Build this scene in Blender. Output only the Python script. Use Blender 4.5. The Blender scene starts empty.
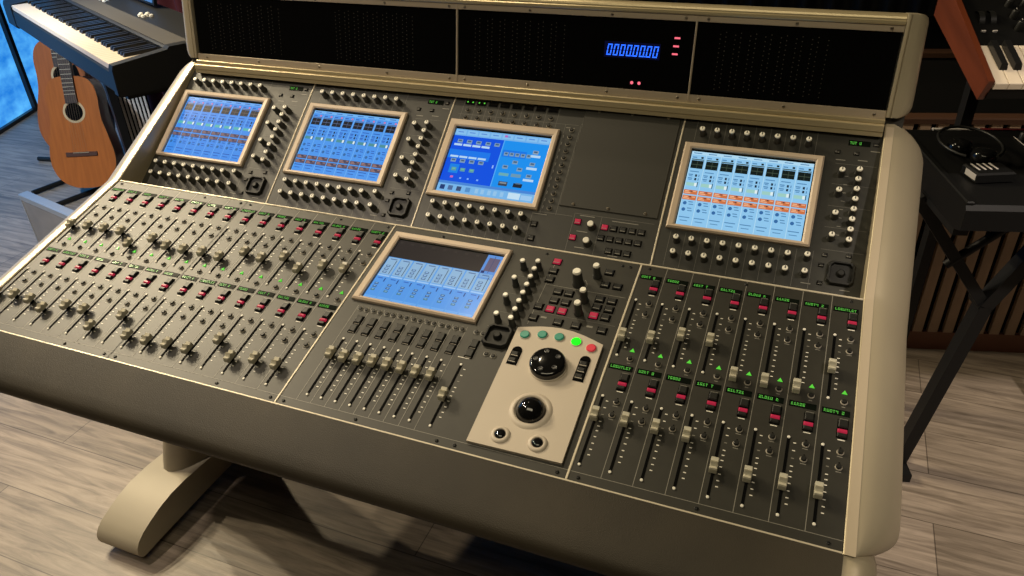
import bpy, math, random
from mathutils import Vector, Matrix
from math import sin, cos, pi, radians
random.seed(7)
S = bpy.context.scene
# ------------------------------------------------------------------ camera
CAM = Vector((0.18214, -0.56604, 1.23552))
FW = Vector((-0.3287194510, 0.7837792356, -0.5269095106)); RT = Vector((0.9293300308, 0.3678022488, -0.0326680232)); UP = Vector((-0.1681939846, 0.5004114463, 0.8492933344))
cd = bpy.data.cameras.new('camera'); cam = bpy.data.objects.new('camera', cd); S.collection.objects.link(cam)
cd.sensor_width = 36.0; cd.lens = 757.97 * 36 / 1024; cd.clip_start = 0.02
cam.matrix_world = Matrix(((RT.x, UP.x, -FW.x, CAM.x), (RT.y, UP.y, -FW.y, CAM.y), (RT.z, UP.z, -FW.z, CAM.z), (0, 0, 0, 1)))
S.camera = cam
# ------------------------------------------------------------------ world, exposure, lights
w = bpy.data.worlds.new('world'); S.world = w; w.use_nodes = True
w.node_tree.nodes['Background'].inputs[0].default_value = (1.0, 0.82, 0.62, 1); w.node_tree.nodes['Background'].inputs[1].default_value = 0.015
S.view_settings.view_transform = 'Standard'; S.view_settings.look = 'None'; S.view_settings.exposure = 0.0; S.view_settings.gamma = 1.0
S.view_settings.use_curve_mapping = False

def spot(name, loc, target, energy, col, size, angle, blend=0.6):
    l = bpy.data.lights.new(name, 'SPOT'); l.energy = energy; l.color = col; l.shadow_soft_size = size; l.spot_size = radians(angle); l.spot_blend = blend
    o = bpy.data.objects.new(name, l); S.collection.objects.link(o); o.location = loc
    o.rotation_euler = (Vector(target) - Vector(loc)).to_track_quat('-Z', 'Y').to_euler(); return o

def area(name, loc, target, energy, col, sx, sy):
    l = bpy.data.lights.new(name, 'AREA'); l.energy = energy; l.color = col; l.shape = 'RECTANGLE'; l.size = sx; l.size_y = sy
    o = bpy.data.objects.new(name, l); S.collection.objects.link(o); o.location = loc
    o.rotation_euler = (Vector(target) - Vector(loc)).to_track_quat('-Z', 'Y').to_euler(); return o
WARM = (1.0, 0.83, 0.55)
for i, (x, y, e) in enumerate(((-3.02, 1.02, 105), (-2.80, 0.50, 95), (-2.55, 1.30, 90), (-2.35, 0.80, 75))):
    spot('ceiling_and_fill_spot', (x, y, 2.5), (-0.75, 0.25, 0.6), e, WARM, 0.03, 75)
spot('ceiling_and_fill_spot', (-0.9, 0.9, 2.52), (-0.2, 0.1, 0.6), 30, WARM, 0.04, 95)
spot('ceiling_and_fill_spot', (-1.5, -0.4, 2.52), (-1.3, 0.0, 0.0), 75, (1.0, 0.84, 0.68), 0.05, 80)
spot('ceiling_and_fill_spot', (-1.7, -0.9, 2.5), (-2.45, 1.35, 0.35), 90, (1.0, 0.86, 0.70), 0.04, 38)  # added fill, no real fixture: brightens the guitars below the piano
spot('ceiling_and_fill_spot', (-2.05, -0.75, 2.5), (-2.45, 1.15, 0.0), 300, (0.72, 0.86, 1.0), 0.06, 46)  # added cool fill standing in for blue glass light on the left floor
spot('ceiling_and_fill_spot', (1.25, -0.5, 2.52), (0.98, 0.62, 0.0), 215, (1.0, 0.86, 0.74), 0.06, 49)  # added fill, unseen: lifts the right floor and right cheek
area('fill_area', (0.0, -0.9, 2.5), (0.0, 0.2, 0.6), 20, (1.0, 0.87, 0.60), 1.6, 0.8)  # unseen soft fill added over the console

# ------------------------------------------------------------------ materials
def s2l(c): return tuple(((v / 255 + 0.055) / 1.055) ** 2.4 if v > 10 else v / 255 / 12.92 for v in c)
MATS = {}
def mat(name, col, rough=0.5, metal=0.0, spec=0.5, emit=None, es=1.0, noise=None, bump=None, coat=0.0):
    if name in MATS: return MATS[name]
    m = bpy.data.materials.new(name); m.use_nodes = True; nt = m.node_tree; b = nt.nodes['Principled BSDF']
    b.inputs['Base Color'].default_value = (*col, 1); b.inputs['Roughness'].default_value = rough; b.inputs['Metallic'].default_value = metal
    b.inputs['Specular IOR Level'].default_value = spec; b.inputs['Coat Weight'].default_value = coat
    if emit: b.inputs['Emission Color'].default_value = (*emit, 1); b.inputs['Emission Strength'].default_value = es
    if noise or bump:
        tc = nt.nodes.new('ShaderNodeTexCoord'); mp = nt.nodes.new('ShaderNodeMapping'); nt.links.new(tc.outputs['Object'], mp.inputs[0])
    if noise:
        sc, amp, st = noise; mp.inputs['Scale'].default_value = st
        n = nt.nodes.new('ShaderNodeTexNoise'); n.inputs['Scale'].default_value = sc; n.inputs['Detail'].default_value = 6
        nt.links.new(mp.outputs[0], n.inputs[0]); r = nt.nodes.new('ShaderNodeValToRGB')
        r.color_ramp.elements[0].position = 0.3; r.color_ramp.elements[1].position = 0.7
        r.color_ramp.elements[0].color = (*[c * (1 - amp) for c in col], 1); r.color_ramp.elements[1].color = (*[min(1, c * (1 + amp)) for c in col], 1)
        nt.links.new(n.outputs[0], r.inputs[0]); nt.links.new(r.outputs[0], b.inputs['Base Color'])
    if bump:
        n2 = nt.nodes.new('ShaderNodeTexNoise'); n2.inputs['Scale'].default_value = bump[0]; nt.links.new(tc.outputs['Object'], n2.inputs[0])
        bp = nt.nodes.new('ShaderNodeBump'); bp.inputs['Strength'].default_value = bump[1]; bp.inputs['Distance'].default_value = 0.002
        nt.links.new(n2.outputs[0], bp.inputs['Height']); nt.links.new(bp.outputs[0], b.inputs['Normal'])
    MATS[name] = m; return m
def em(name, rgb, es=1.0):
    return mat(name, (0.006, 0.006, 0.006), 0.2, 0, 0.12, emit=s2l(rgb), es=es)

PANEL = mat('panel_grey', (0.029, 0.0275, 0.0215), 0.44, 0, 0.42, noise=(60, 0.08, (1, 1, 1)))
PANELU = mat('panel_grey_upper', (0.023, 0.0225, 0.0175), 0.45, 0, 0.4, noise=(60, 0.08, (1, 1, 1)))
PLATE = mat('blank_plate_grey', (0.026, 0.0245, 0.0185), 0.5, 0, 0.35)
LINE = mat('panel_line', (0.20, 0.19, 0.16), 0.5)
DIMLINE = mat('panel_line_dim', (0.11, 0.105, 0.09), 0.5)
SEAM = mat('panel_seam', (0.012, 0.012, 0.01), 0.6)
TICK = mat('panel_tick', (0.72, 0.69, 0.60), 0.5)
TRIM = mat('trim_strip', (0.62, 0.55, 0.42), 0.35, 0.2)
CHAMP = mat('champagne_paint', (0.42, 0.36, 0.245), 0.38, 0.3, 0.5, noise=(9, 0.04, (1, 1, 1)))
CHAMPL = mat('champagne_edge', (0.56, 0.47, 0.34), 0.33, 0.3)
RAIL = mat('bridge_rail', (0.46, 0.38, 0.28), 0.4, 0.3)
GOLD = mat('bridge_molding', (0.47, 0.39, 0.235), 0.33, 0.4)
BEZ = mat('bezel_beige', (0.52, 0.415, 0.31), 0.45)
LEATH = mat('bolster_leather', (0.030, 0.0240, 0.0148), 0.6, 0, 0.3, noise=(6, 0.34, (1, 1, 1)), bump=(900, 0.25))
BLACK = mat('black_plastic', (0.009, 0.009, 0.008), 0.45, 0, 0.3)
BLACKG = mat('black_gloss', (0.006, 0.006, 0.006), 0.08, 0, 0.6)
SLOT = mat('fader_slot_black', (0.002, 0.002, 0.002), 0.8, 0, 0.05)
KNOB = mat('knob_body', (0.022, 0.022, 0.019), 0.45)
KTOP = mat('knob_top', (0.86, 0.83, 0.72), 0.3, 0.0, 0.6)
CAPM = mat('fader_cap_beige', (0.46, 0.43, 0.33), 0.4)
BTN = mat('button_dark', (0.013, 0.013, 0.011), 0.45, 0, 0.35)
BTNEDGE = mat('button_edge', (0.30, 0.27, 0.22), 0.4)
REDB = mat('button_red', (0.20, 0.012, 0.03), 0.35, 0, 0.3, emit=s2l((205, 40, 75)), es=0.42)
GLASS = mat('meter_glass', (0.003, 0.003, 0.003), 0.1, 0, 0.12)
DOT = mat('meter_led_off', (0.035, 0.03, 0.024), 0.5)
SCREWM = mat('screw_metal', (0.28, 0.24, 0.18), 0.35, 0.7)
SCREWD = mat('screw_dark', (0.03, 0.03, 0.028), 0.4, 0.5)
GREEN = em('led_green', (90, 200, 60), 1.1); GREENT = em('display_green', (95, 190, 70), 0.9)
REDL = em('led_red', (250, 110, 128), 1.15); BLUED = em('digit_blue', (40, 100, 255), 2.0)
CREAM = mat('trackball_cream', (0.50, 0.435, 0.35), 0.5, noise=(14, 0.03, (1, 1, 1)))
DISPB = mat('display_black', (0.005, 0.007, 0.005), 0.3, 0, 0.02)
CHASS = mat('chassis_dark', (0.03, 0.028, 0.024), 0.6)

# ------------------------------------------------------------------ mesh builder
class MB:
    def __init__(s): s.v = []; s.f = []; s.m = []; s.mats = []; s.sm = []
    def mi(s, m):
        if m not in s.mats: s.mats.append(m)
        return s.mats.index(m)
    def add(s, vs, fs, m, smooth=False):
        o = len(s.v); s.v += [tuple(v) for v in vs]; k = s.mi(m)
        for f in fs: s.f.append(tuple(i + o for i in f)); s.m.append(k); s.sm.append(smooth)
    def quad(s, x0, y0, x1, y1, z, m): s.add([(x0, y0, z), (x1, y0, z), (x1, y1, z), (x0, y1, z)], [(0, 1, 2, 3)], m)
    def box(s, x0, x1, y0, y1, z0, z1, m, ch=0.0):
        if ch == 0:
            vs = [(x, y, z) for z in (z0, z1) for y in (y0, y1) for x in (x0, x1)]
            s.add(vs, [(0, 2, 3, 1), (4, 5, 7, 6), (0, 1, 5, 4), (2, 6, 7, 3), (0, 4, 6, 2), (1, 3, 7, 5)], m)
        else:
            r = []
            for z, d in ((z0, 0), (z1 - ch, 0), (z1, ch)): r += [(x0 + d, y0 + d, z), (x1 - d, y0 + d, z), (x1 - d, y1 - d, z), (x0 + d, y1 - d, z)]
            fs = [(0, 3, 2, 1), (8, 9, 10, 11)]
            for k in (0, 4):
                for i in range(4): fs.append((k + i, k + (i + 1) % 4, k + 4 + (i + 1) % 4, k + 4 + i))
            s.add(r, fs, m)
    def lathe(s, cx, cy, prof, m, n=14, smooth=True, cap=True):
        vs = []; fs = []
        for r, z in prof:
            for i in range(n): a = 2 * pi * i / n; vs.append((cx + r * cos(a), cy + r * sin(a), z))
        for k in range(len(prof) - 1):
            for i in range(n): j = (i + 1) % n; fs.append((k * n + i, k * n + j, (k + 1) * n + j, (k + 1) * n + i))
        s.add(vs, fs, m, smooth)
        if cap:
            b = (len(prof) - 1) * n; s.add(vs[b:b + n], [tuple(range(n))], m)
    def prism(s, poly, axis, a0, a1, m, smooth=False):
        # extrude a 2D polygon (in the two other axes, in order) along axis
        def P(p, a): return ((a, p[0], p[1]), (p[0], a, p[1]), (p[0], p[1], a))[axis]
        n = len(poly); vs = [P(p, a0) for p in poly] + [P(p, a1) for p in poly]
        s.add(vs, [(i, (i + 1) % n, n + (i + 1) % n, n + i) for i in range(n)], m, smooth)
        s.add(vs, [tuple(range(n))[::-1], tuple(range(n, 2 * n))], m)
    def loft(s, rings, m, smooth=True, closed=True, caps=True):
        n = len(rings[0]); vs = [p for r in rings for p in r]; fs = []
        for k in range(len(rings) - 1):
            for i in range(n if closed else n - 1): j = (i + 1) % n; fs.append((k * n + i, k * n + j, (k + 1) * n + j, (k + 1) * n + i))
        s.add(vs, fs, m, smooth)
        if caps: s.add(rings[0], [tuple(range(n))[::-1]], m); s.add(rings[-1], [tuple(range(n))], m)
    def tube(s, pts, r, m, n=8):
        pts = [Vector(p) for p in pts]; rings = []
        for i, p in enumerate(pts):
            d = (pts[min(i + 1, len(pts) - 1)] - pts[max(i - 1, 0)]).normalized()
            a = d.cross(Vector((0, 0, 1)))
            if a.length < 1e-3: a = d.cross(Vector((0, 1, 0)))
            a.normalize(); b = d.cross(a); rr = r[i] if isinstance(r, (list, tuple)) else r
            rings.append([p + a * rr * cos(2 * pi * k / n) + b * rr * sin(2 * pi * k / n) for k in range(n)])
        s.loft(rings, m)
    def bar(s, p, q, wd, th, m, up=(0, 0, 1)):
        p = Vector(p); q = Vector(q); d = (q - p).normalized(); a = d.cross(Vector(up)).normalized() * wd / 2; b = a.cross(d).normalized() * th / 2
        s.loft([[c + a + b, c - a + b, c - a - b, c + a - b] for c in (p, q)], m, smooth=False)
    def ball(s, cx, cy, cz, r, m, n=20, k=12, z0=-1.0):
        prof = [(r * cos(t), cz + r * sin(t)) for t in [max(-pi / 2, math.asin(z0)) + (pi / 2 - max(-pi / 2, math.asin(z0))) * i / k for i in range(k + 1)]]
        s.lathe(cx, cy, [(max(p[0], 1e-5), p[1]) for p in prof], m, n, True, False)
    def mesh(s, name):
        me = bpy.data.meshes.new(name); me.from_pydata(s.v, [], s.f)
        for m in s.mats: me.materials.append(m)
        me.polygons.foreach_set('material_index', s.m); me.polygons.foreach_set('use_smooth', s.sm); me.update()
        return me
    def obj(s, name, parent=None, loc=(0, 0, 0), rot=(0, 0, 0), recalc=True):
        me = s.mesh(name)
        if recalc:
            import bmesh
            bm = bmesh.new(); bm.from_mesh(me); bmesh.ops.recalc_face_normals(bm, faces=bm.faces); bm.to_mesh(me); bm.free()
        return put(name, me, parent, loc, rot)
def put(name, me, parent=None, loc=(0, 0, 0), rot=(0, 0, 0)):
    o = bpy.data.objects.new(name, me); S.collection.objects.link(o); o.parent = parent; o.location = loc; o.rotation_euler = rot; return o
def thing(name, label, cat, loc=(0, 0, 0), rz=0, group=None):
    o = bpy.data.objects.new(name, None); S.collection.objects.link(o); o.location = loc; o.rotation_euler = (0, 0, rz); o.empty_display_size = 0.1
    return tag(o, label, cat, group)
def tag(o, label, cat, group=None):
    o['label'] = label; o['category'] = cat
    if group: o['group'] = group
    return o
def struct(o): o['kind'] = 'structure'; return o
def sub(ob, levels=2):
    md = ob.modifiers.new('sub', 'SUBSURF'); md.levels = levels; md.render_levels = levels; return ob

# ------------------------------------------------------------------ room
def floor_material():
    m = bpy.data.materials.new('plank_floor'); m.use_nodes = True; nt = m.node_tree; L = nt.links.new; b = nt.nodes['Principled BSDF']
    N = lambda t: nt.nodes.new('ShaderNode' + t)
    tc = N('TexCoord'); mp = N('Mapping'); mp.inputs['Location'].default_value = (0.05, 0.014, 0); L(tc.outputs['Object'], mp.inputs[0])
    br = N('TexBrick'); br.offset = 0.37; br.inputs['Scale'].default_value = 1; br.inputs['Mortar Size'].default_value = 0.0012; br.inputs['Mortar Smooth'].default_value = 0.2
    br.inputs['Brick Width'].default_value = 0.95; br.inputs['Row Height'].default_value = 0.144; br.inputs['Bias'].default_value = 0
    br.inputs['Color1'].default_value = (0.235, 0.195, 0.155, 1); br.inputs['Color2'].default_value = (0.33, 0.275, 0.225, 1); br.inputs['Mortar'].default_value = (0.10, 0.08, 0.062, 1)
    L(mp.outputs[0], br.inputs[0])
    m2 = N('Mapping'); m2.inputs['Scale'].default_value = (2.2, 26, 1); L(tc.outputs['Object'], m2.inputs[0])
    n = N('TexNoise'); n.inputs['Scale'].default_value = 2.2; n.inputs['Detail'].default_value = 9; n.inputs['Roughness'].default_value = 0.65; n.inputs['Distortion'].default_value = 0.6; L(m2.outputs[0], n.inputs[0])
    r = N('ValToRGB'); r.color_ramp.elements[0].position = 0.34; r.color_ramp.elements[0].color = (0.34, 0.315, 0.29, 1); r.color_ramp.elements[1].position = 0.62; r.color_ramp.elements[1].color = (1.12, 1.1, 1.08, 1)
    L(n.outputs[0], r.inputs[0])
    mx = N('MixRGB'); mx.blend_type = 'MULTIPLY'; mx.inputs[0].default_value = 0.85; L(br.outputs[0], mx.inputs[1]); L(r.outputs[0], mx.inputs[2])
    L(mx.outputs[0], b.inputs['Base Color']); b.inputs['Roughness'].default_value = 0.42; b.inputs['Specular IOR Level'].default_value = 0.45
    bp = N('Bump'); bp.inputs['Strength'].default_value = 0.18; bp.inputs['Distance'].default_value = 0.004; L(n.outputs[0], bp.inputs['Height']); L(bp.outputs[0], b.inputs['Normal'])
    return m
b = MB(); b.box(-4.6, 2.6, -2.6, 3.4, -0.08, 0, floor_material()); struct(b.obj('floor'))
WALL = mat('dark_wall', (0.016, 0.014, 0.013), 0.8); CEIL = mat('dark_ceiling', (0.03, 0.028, 0.026), 0.9)
b = MB(); b.box(-4.6, 2.6, 3.4, 3.5, 0, 2.6, WALL); struct(b.obj('wall_back'))
b = MB(); b.box(2.6, 2.7, -2.6, 3.5, 0, 2.6, WALL); struct(b.obj('wall_right'))
b = MB(); b.box(-4.6, 2.7, -2.7, -2.6, 0, 2.6, WALL); struct(b.obj('wall_front'))
b = MB(); b.box(-4.6, 2.7, -2.7, 3.5, 2.6, 2.7, CEIL); struct(b.obj('ceiling'))
# glass door wall on the left: local x runs along the wall, y is its thickness
def blue_pane():
    m = bpy.data.materials.new('backlit_blue_glass'); m.use_nodes = True; nt = m.node_tree; L = nt.links.new; b = nt.nodes['Principled BSDF']
    N = lambda t: nt.nodes.new('ShaderNode' + t)
    tc = N('TexCoord'); mp = N('Mapping'); mp.inputs['Scale'].default_value = (3, 1, 5); L(tc.outputs['Object'], mp.inputs[0])
    n = N('TexNoise'); n.inputs['Scale'].default_value = 2.2; n.inputs['Detail'].default_value = 7; n.inputs['Roughness'].default_value = 0.6; L(mp.outputs[0], n.inputs[0])
    r = N('ValToRGB'); r.color_ramp.elements[0].position = 0.35; r.color_ramp.elements[0].color = (*s2l((24, 108, 195)), 1); r.color_ramp.elements[1].position = 0.72; r.color_ramp.elements[1].color = (*s2l((85, 172, 232)), 1)
    L(n.outputs[0], r.inputs[0]); L(r.outputs[0], b.inputs['Emission Color']); b.inputs['Emission Strength'].default_value = 1.3
    b.inputs['Base Color'].default_value = (0.05, 0.2, 0.4, 1); b.inputs['Roughness'].default_value = 0.15
    return m
FRAME = mat('door_frame_black', (0.012, 0.013, 0.015), 0.4)
dang = math.atan2(0.922, -0.387); dloc = (-3.49, 1.79, 0)
wl = MB(); wl.box(-4.0, 1.45, 0.0, 0.08, 2.15, 2.6, WALL); wl.box(-4.0, -1.6, 0.0, 0.08, 0, 2.15, WALL); struct(wl.obj('wall_left', None, dloc, (0, 0, dang)))
BP = blue_pane()
for i, (x0, x1) in enumerate(((-1.6, -0.62), (-0.62, 0.372), (0.372, 1.45))):
    d = thing('door_%d' % (i + 1), 'glass door pane', 'door', dloc, dang); del d['category']; del d['label']; d['kind'] = 'structure'
    f = MB(); t = 0.014
    f.box(x0, x0 + t, 0, 0.05, 0, 2.15, FRAME); f.box(x1 - t, x1, 0, 0.05, 0, 2.15, FRAME); f.box(x0 + t, x1 - t, 0, 0.05, 0, 0.018, FRAME); f.box(x0 + t, x1 - t, 0, 0.05, 2.09, 2.15, FRAME)
    f.obj('door_frame', d)['kind'] = 'structure'
    g = MB(); g.box(x0 + t, x1 - t, 0.02, 0.03, 0.018, 2.09, BP); g.obj('glass_pane', d)['kind'] = 'structure'

# ------------------------------------------------------------------ mixing console
H = 0.62; A1, A2, A3 = 0.2566, 0.66152, 1.39716; D1, D2 = 0.34363, 0.24954; SC = 1.047
FZ = Vector((0, 0, H)); C0 = CAM
ROOT = Vector((-0.33, 0.3, 0))
def scaled(p): q = C0 + SC * (Vector(p) - C0); return Vector((q.x, q.y, q.z))
UO = scaled((0, D1 * cos(A1), H + D1 * sin(A1)))
BO = scaled((0, D1 * cos(A1) + D2 * cos(A2) + 0.00127, H + D1 * sin(A1) + D2 * sin(A2) + 0.02613))
con = thing('mixing_console', 'large champagne and grey digital mixing console with five lit screens and rows of faders', 'mixing console', ROOT)
def frame(o, org, ang, sc=1.0):
    o.parent = con; o.location = org - ROOT; o.rotation_euler = (ang, 0, 0); o.scale = (sc, sc, sc); return o
def Fp(o): return frame(o, FZ, A1)
def Up(o): return frame(o, UO, A2, SC)
def Bp(o): return frame(o, BO, A3, SC)

# shared small parts
def lathe_mesh(name, parts):
    b = MB()
    for prof, m, n in parts: b.lathe(0, 0, prof, m, n)
    return b
def knob_mesh(name, r, h, top=None, body=None, pointer=True):
    top = top or KTOP; body = body or KNOB; b = MB(); b.lathe(0, 0, [(r * 1.18, 0), (r * 1.18, h * 0.12), (r * 1.02, h * 0.16), (r * 0.9, h * 0.92), (r * 0.74, h)], body, 12)
    b.lathe(0, 0, [(r * 0.84, h * 0.96), (r * 0.84, h * 1.05), (r * 0.68, h * 1.11)], top, 12)
    if pointer: b.box(-r * 0.12, r * 0.12, -r * 0.1, r * 0.66, h * 1.11, h * 1.122, BLACK); b.lathe(0, 0, [(r * 0.2, h * 1.11), (r * 0.2, h * 1.125)], BLACK, 6)
    return b.mesh(name)
KM = knob_mesh('rotary_encoder', 0.0045, 0.0140); KMT = knob_mesh('rotary_encoder_tall', 0.0044, 0.0165, pointer=False)
KMB = knob_mesh('control_knob', 0.0072, 0.024, pointer=False); KMS = knob_mesh('control_knob_small', 0.0055, 0.021, pointer=False)
def cap_mesh():
    b = MB(); pr = [(-.0112, 0), (-.0106, .0078), (-.0092, .0098), (-.0045, .0078), (-.0022, .0102), (-.0009, .0124), (0, .0106), (.0009, .0124), (.0022, .0102), (.0045, .0078), (.0092, .0098), (.0106, .0078), (.0112, 0)]
    n = len(pr); rings = []
    for x, k in ((-.0056, .9), (-.0048, 1), (.0048, 1), (.0056, .9)): rings.append([(x, p[0] * (0.96 if k < 1 else 1), p[1] * k + .003) for p in pr])
    b.loft(rings, CAPM, smooth=False)
    b.box(-.0014, .0014, -.004, .004, -.001, .0035, SLOT)
    b.v = [(v[0] * .74, v[1] * .76, v[2] * .80 + .0035) for v in b.v]
    b.box(-.0011, .0011, -.0030, .0030, -.001, .0075, SLOT)
    return b.mesh('fader_cap')
CAP = cap_mesh()
def fix(me):
    import bmesh
    bm = bmesh.new(); bm.from_mesh(me); bmesh.ops.recalc_face_normals(bm, faces=bm.faces); bm.to_mesh(me); bm.free(); return me
for m_ in (CAP,): fix(m_)
def round_btn():
    b = MB(); b.lathe(0, 0, [(.0040, 0), (.0040, .0008), (.0032, .0012)], BTNEDGE, 12); b.lathe(0, 0, [(.0030, .0010), (.0030, .0030), (.0022, .0036)], BTN, 12); return b.mesh('round_button')
RB = round_btn()
def ring_btn():
    b = MB(); b.lathe(0, 0, [(.0042, 0), (.0042, .0009), (.0034, .0011)], LINE, 12); b.lathe(0, 0, [(.0029, .0008), (.0029, .0020), (.0020, .0024)], BTN, 10); return b.mesh('ring_button')
RING = ring_btn()
def solo_btn():
    b = MB(); b.box(-.0056, .0056, -.0066, .0062, -.001, .0008, SLOT); b.box(-.0048, .0048, -.0056, .0054, .0008, .0036, BTN, .0012); b.quad(-.0042, .0044, .0042, .0054, .0030, LINE); return b.mesh('solo_button')
def mute_btn():
    b = MB(); b.box(-.0056, .0056, -.0064, .0058, -.001, .0008, SLOT); b.box(-.0048, .0048, -.0058, -.0006, .0008, .0034, BTN, .001); b.box(-.0050, .0050, -.0002, .0044, .0008, .0038, REDB, .0012); return b.mesh('mute_button')
SB, MU = solo_btn(), mute_btn()
def tri_led():
    b = MB(); b.add([(-.0032, -.0026, .0004), (.0032, -.0026, .0004), (0, .0032, .0004), (-.0022, -.0018, .0016), (.0022, -.0018, .0016), (0, .0022, .0016)], [(3, 4, 5), (0, 1, 4, 3), (1, 2, 5, 4), (2, 0, 3, 5)], GREEN); return b.mesh('select_light')
TRI = tri_led()
GL = ['111101101111', '010110010111', '111001110111', '101111001001', '111100111111', '110101110101', '100100100111', '111010010010', '101101101111']
def disp_mesh(k, w=.0292, h=.0078, nmax=8):
    # scribble-strip display: black window with a short row of green dot glyphs
    b = MB(); b.box(0, w, 0, h, -.001, .0006, DISPB)
    rnd = random.Random(k); n = rnd.choice((5, 6, 7, 8)) if nmax > 5 else 5; x = w * .07; cw = w * .86 / 8; ph = h * .54 / 4
    for i in range(n):
        g = GL[rnd.randrange(len(GL))]
        if n > 4 and i == n - 2 and k % 2: x += cw; continue
        for r in range(4):
            for c in range(3):
                if g[r * 3 + c] == '1': b.quad(x + c * cw * .27, h * .76 - (r + 1) * ph, x + (c + .85) * cw * .27, h * .76 - (r + .15) * ph, .0008, GREENT)
        x += cw
    return b.mesh('channel_display')
DM = [disp_mesh(i) for i in range(8)]
def small_btn(w, h, z, m, edge=True):
    b = MB(); b.box(-w * .62, w * .62, -h * .62, h * .62, -.001, .0005, SLOT); b.box(-w / 2, w / 2, -h / 2, h / 2, .0005, z, m, .0010)
    if edge: b.quad(-w * .42, -h * .40, w * .42, -h * .28, z + .0002, LINE)
    return b.mesh('push_button')
PB = small_btn(.0105, .0098, .0028, BTN); PBR = small_btn(.0105, .0098, .0028, REDB); PBS = small_btn(.0085, .0075, .0024, BTN); PBSR = small_btn(.0085, .0075, .0026, REDB); PBT = small_btn(.0055, .0046, .0020, BTN)
def screw(m=SCREWD, r=.0022):
    b = MB(); b.lathe(0, 0, [(r, 0), (r, .0008), (r * .5, .0013)], m, 10); b.box(-r * .7, r * .7, -r * .12, r * .12, .0012, .0015, SLOT); return b.mesh('panel_screw')
SW, SWL = screw(), screw(SCREWM, .0023)

def bezel(b, x0, x1, y0, y1, ax0, ax1, ay0, ay1, z, m):
    o = [(x0, y0), (x1, y0), (x1, y1), (x0, y1)]; i = [(ax0, ay0), (ax1, ay0), (ax1, ay1), (ax0, ay1)]; c = .0022
    r = [[(p[0], p[1], 0) for p in o], [(p[0], p[1], z - c) for p in o],
         [(p[0] + (c if p[0] == x0 else -c), p[1] + (c if p[1] == y0 else -c), z) for p in o],
         [(p[0] - (c if p[0] == ax0 else -c), p[1] - (c if p[1] == ay0 else -c), z - .0006) for p in i], [(p[0], p[1], z - .002) for p in i], [(p[0], p[1], .0004) for p in i]]
    b.loft(r, m, smooth=False, caps=False)
# ---------------- screen contents: a flat picture made of lit rectangles in screen units (u right, v down, 0..1)
class UI:
    def __init__(s, ax0, ax1, ay0, ay1):
        s.b = MB(); s.z = .0012; s.b.quad(ax0, ay0, ax1, ay1, .0009, DISPB); s.a = (ax0 + .0012, ax1 - .0012, ay0 + .0012, ay1 - .0032)  # black border, wider at the top: painted shade inside the bezel
    def r(s, u0, v0, u1, v1, rgb, lift=0):
        ax0, ax1, ay0, ay1 = s.a; X = lambda u: ax0 + (ax1 - ax0) * u; Y = lambda v: ay1 - (ay1 - ay0) * v
        s.b.quad(X(u0), Y(v1), X(u1), Y(v0), s.z + lift * .00012, em('lit_%02x%02x%02x' % rgb, rgb, .88))
    def poly(s, pts, rgb, lift): 
        ax0, ax1, ay0, ay1 = s.a; s.b.add([(ax0 + (ax1 - ax0) * u, ay1 - (ay1 - ay0) * v, s.z + lift * .00012) for u, v in pts], [tuple(range(len(pts)))], em('lit_%02x%02x%02x' % rgb, rgb, .88))
    def done(s, parent): s.b.m; o = s.b.obj('touch_screen', parent, recalc=False); o['label'] = 'lit screen'; return o
def ui_channels(par, a, base, lite, box, boxl, stripe, stripel, orange_at, txt, teal, bars):
    U = UI(*a); rnd = random.Random(3); U.r(0, 0, 1, 1, base)
    U.r(0, 0, 1, .045, lite, 1)
    for i in range(8):
        x = i / 8; w = 1 / 8
        U.r(x, .045, x + .006, 1, lite, 1)
        U.r(x + w * .15, .018, x + w * .7, .03, txt, 2)
        U.r(x + w * .12, .075, x + w * .42, .09, txt, 2); U.r(x + w * .7, .07, x + w * .86, .095, box if bars else (225, 120, 160), 2)
        U.r(x + w * .1, .125, x + w * .92, .235, box, 2); U.r(x + w * .1, .105, x + w * .92, .118, boxl, 2); U.r(x + w * .13, .178, x + w * .88, .186, boxl, 3); U.r(x + w * .5, .13, x + w * .53, .23, boxl, 3)
        U.r(x + w * .15, .272, x + w * .75, .284, txt, 2)
        for k, v in enumerate((.315, .365)):
            U.r(x + w * .1, v, x + w * .4, v + .014, txt, 2); U.r(x + w * .15, v + .022, x + w * .38, v + .032, txt, 2)
            U.r(x + w * .55, v, x + w * .68, v + .032, (25, 40, 60), 3); U.r(x + w * .78, v, x + w * .84, v + .032, txt, 2)
        U.r(x + w * .08, .43, x + w * .62, .475, teal, 2); U.r(x + w * .62, .43, x + w * .78, .475, (235, 250, 250), 3); U.r(x + w * .8, .415, x + w * .85, .485, (40, 70, 70), 3)
        for v in orange_at:
            U.r(x + w * .03, v, x + w * .95, v + .058, stripe, 2)
            U.r(x + w * .1, v + .012, x + w * .38, v + .026, stripel, 3); U.r(x + w * .1, v + .034, x + w * .5, v + .046, stripel, 3); U.r(x + w * .48, v + .01, x + w * .6, v + .024, (60, 60, 70), 3); U.r(x + w * .66, v + .012, x + w * .88, v + .022, stripel, 3)
        k0 = .66 if orange_at[0] < .6 else .52
        for j in range(2):
            v = k0 + .05 + j * .085
            c = (a_ := 0)
            U.poly([(x + w * (.28 + .13 * cos(t * pi / 4)), v + .024 * sin(t * pi / 4)) for t in range(8)], (55, 110, 170), 3)
            U.r(x + w * .5, v - .028, x + w * .8, v - .016, txt, 2); U.r(x + w * .55, v + .004, x + w * .85, v + .016, txt, 2)
        v = .89
        U.r(x + w * .1, v, x + w * .8, v + .012, txt, 2); U.r(x + w * .2, v + .045, x + w * .7, v + .055, txt, 2)
    return U.done(par)
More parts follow.
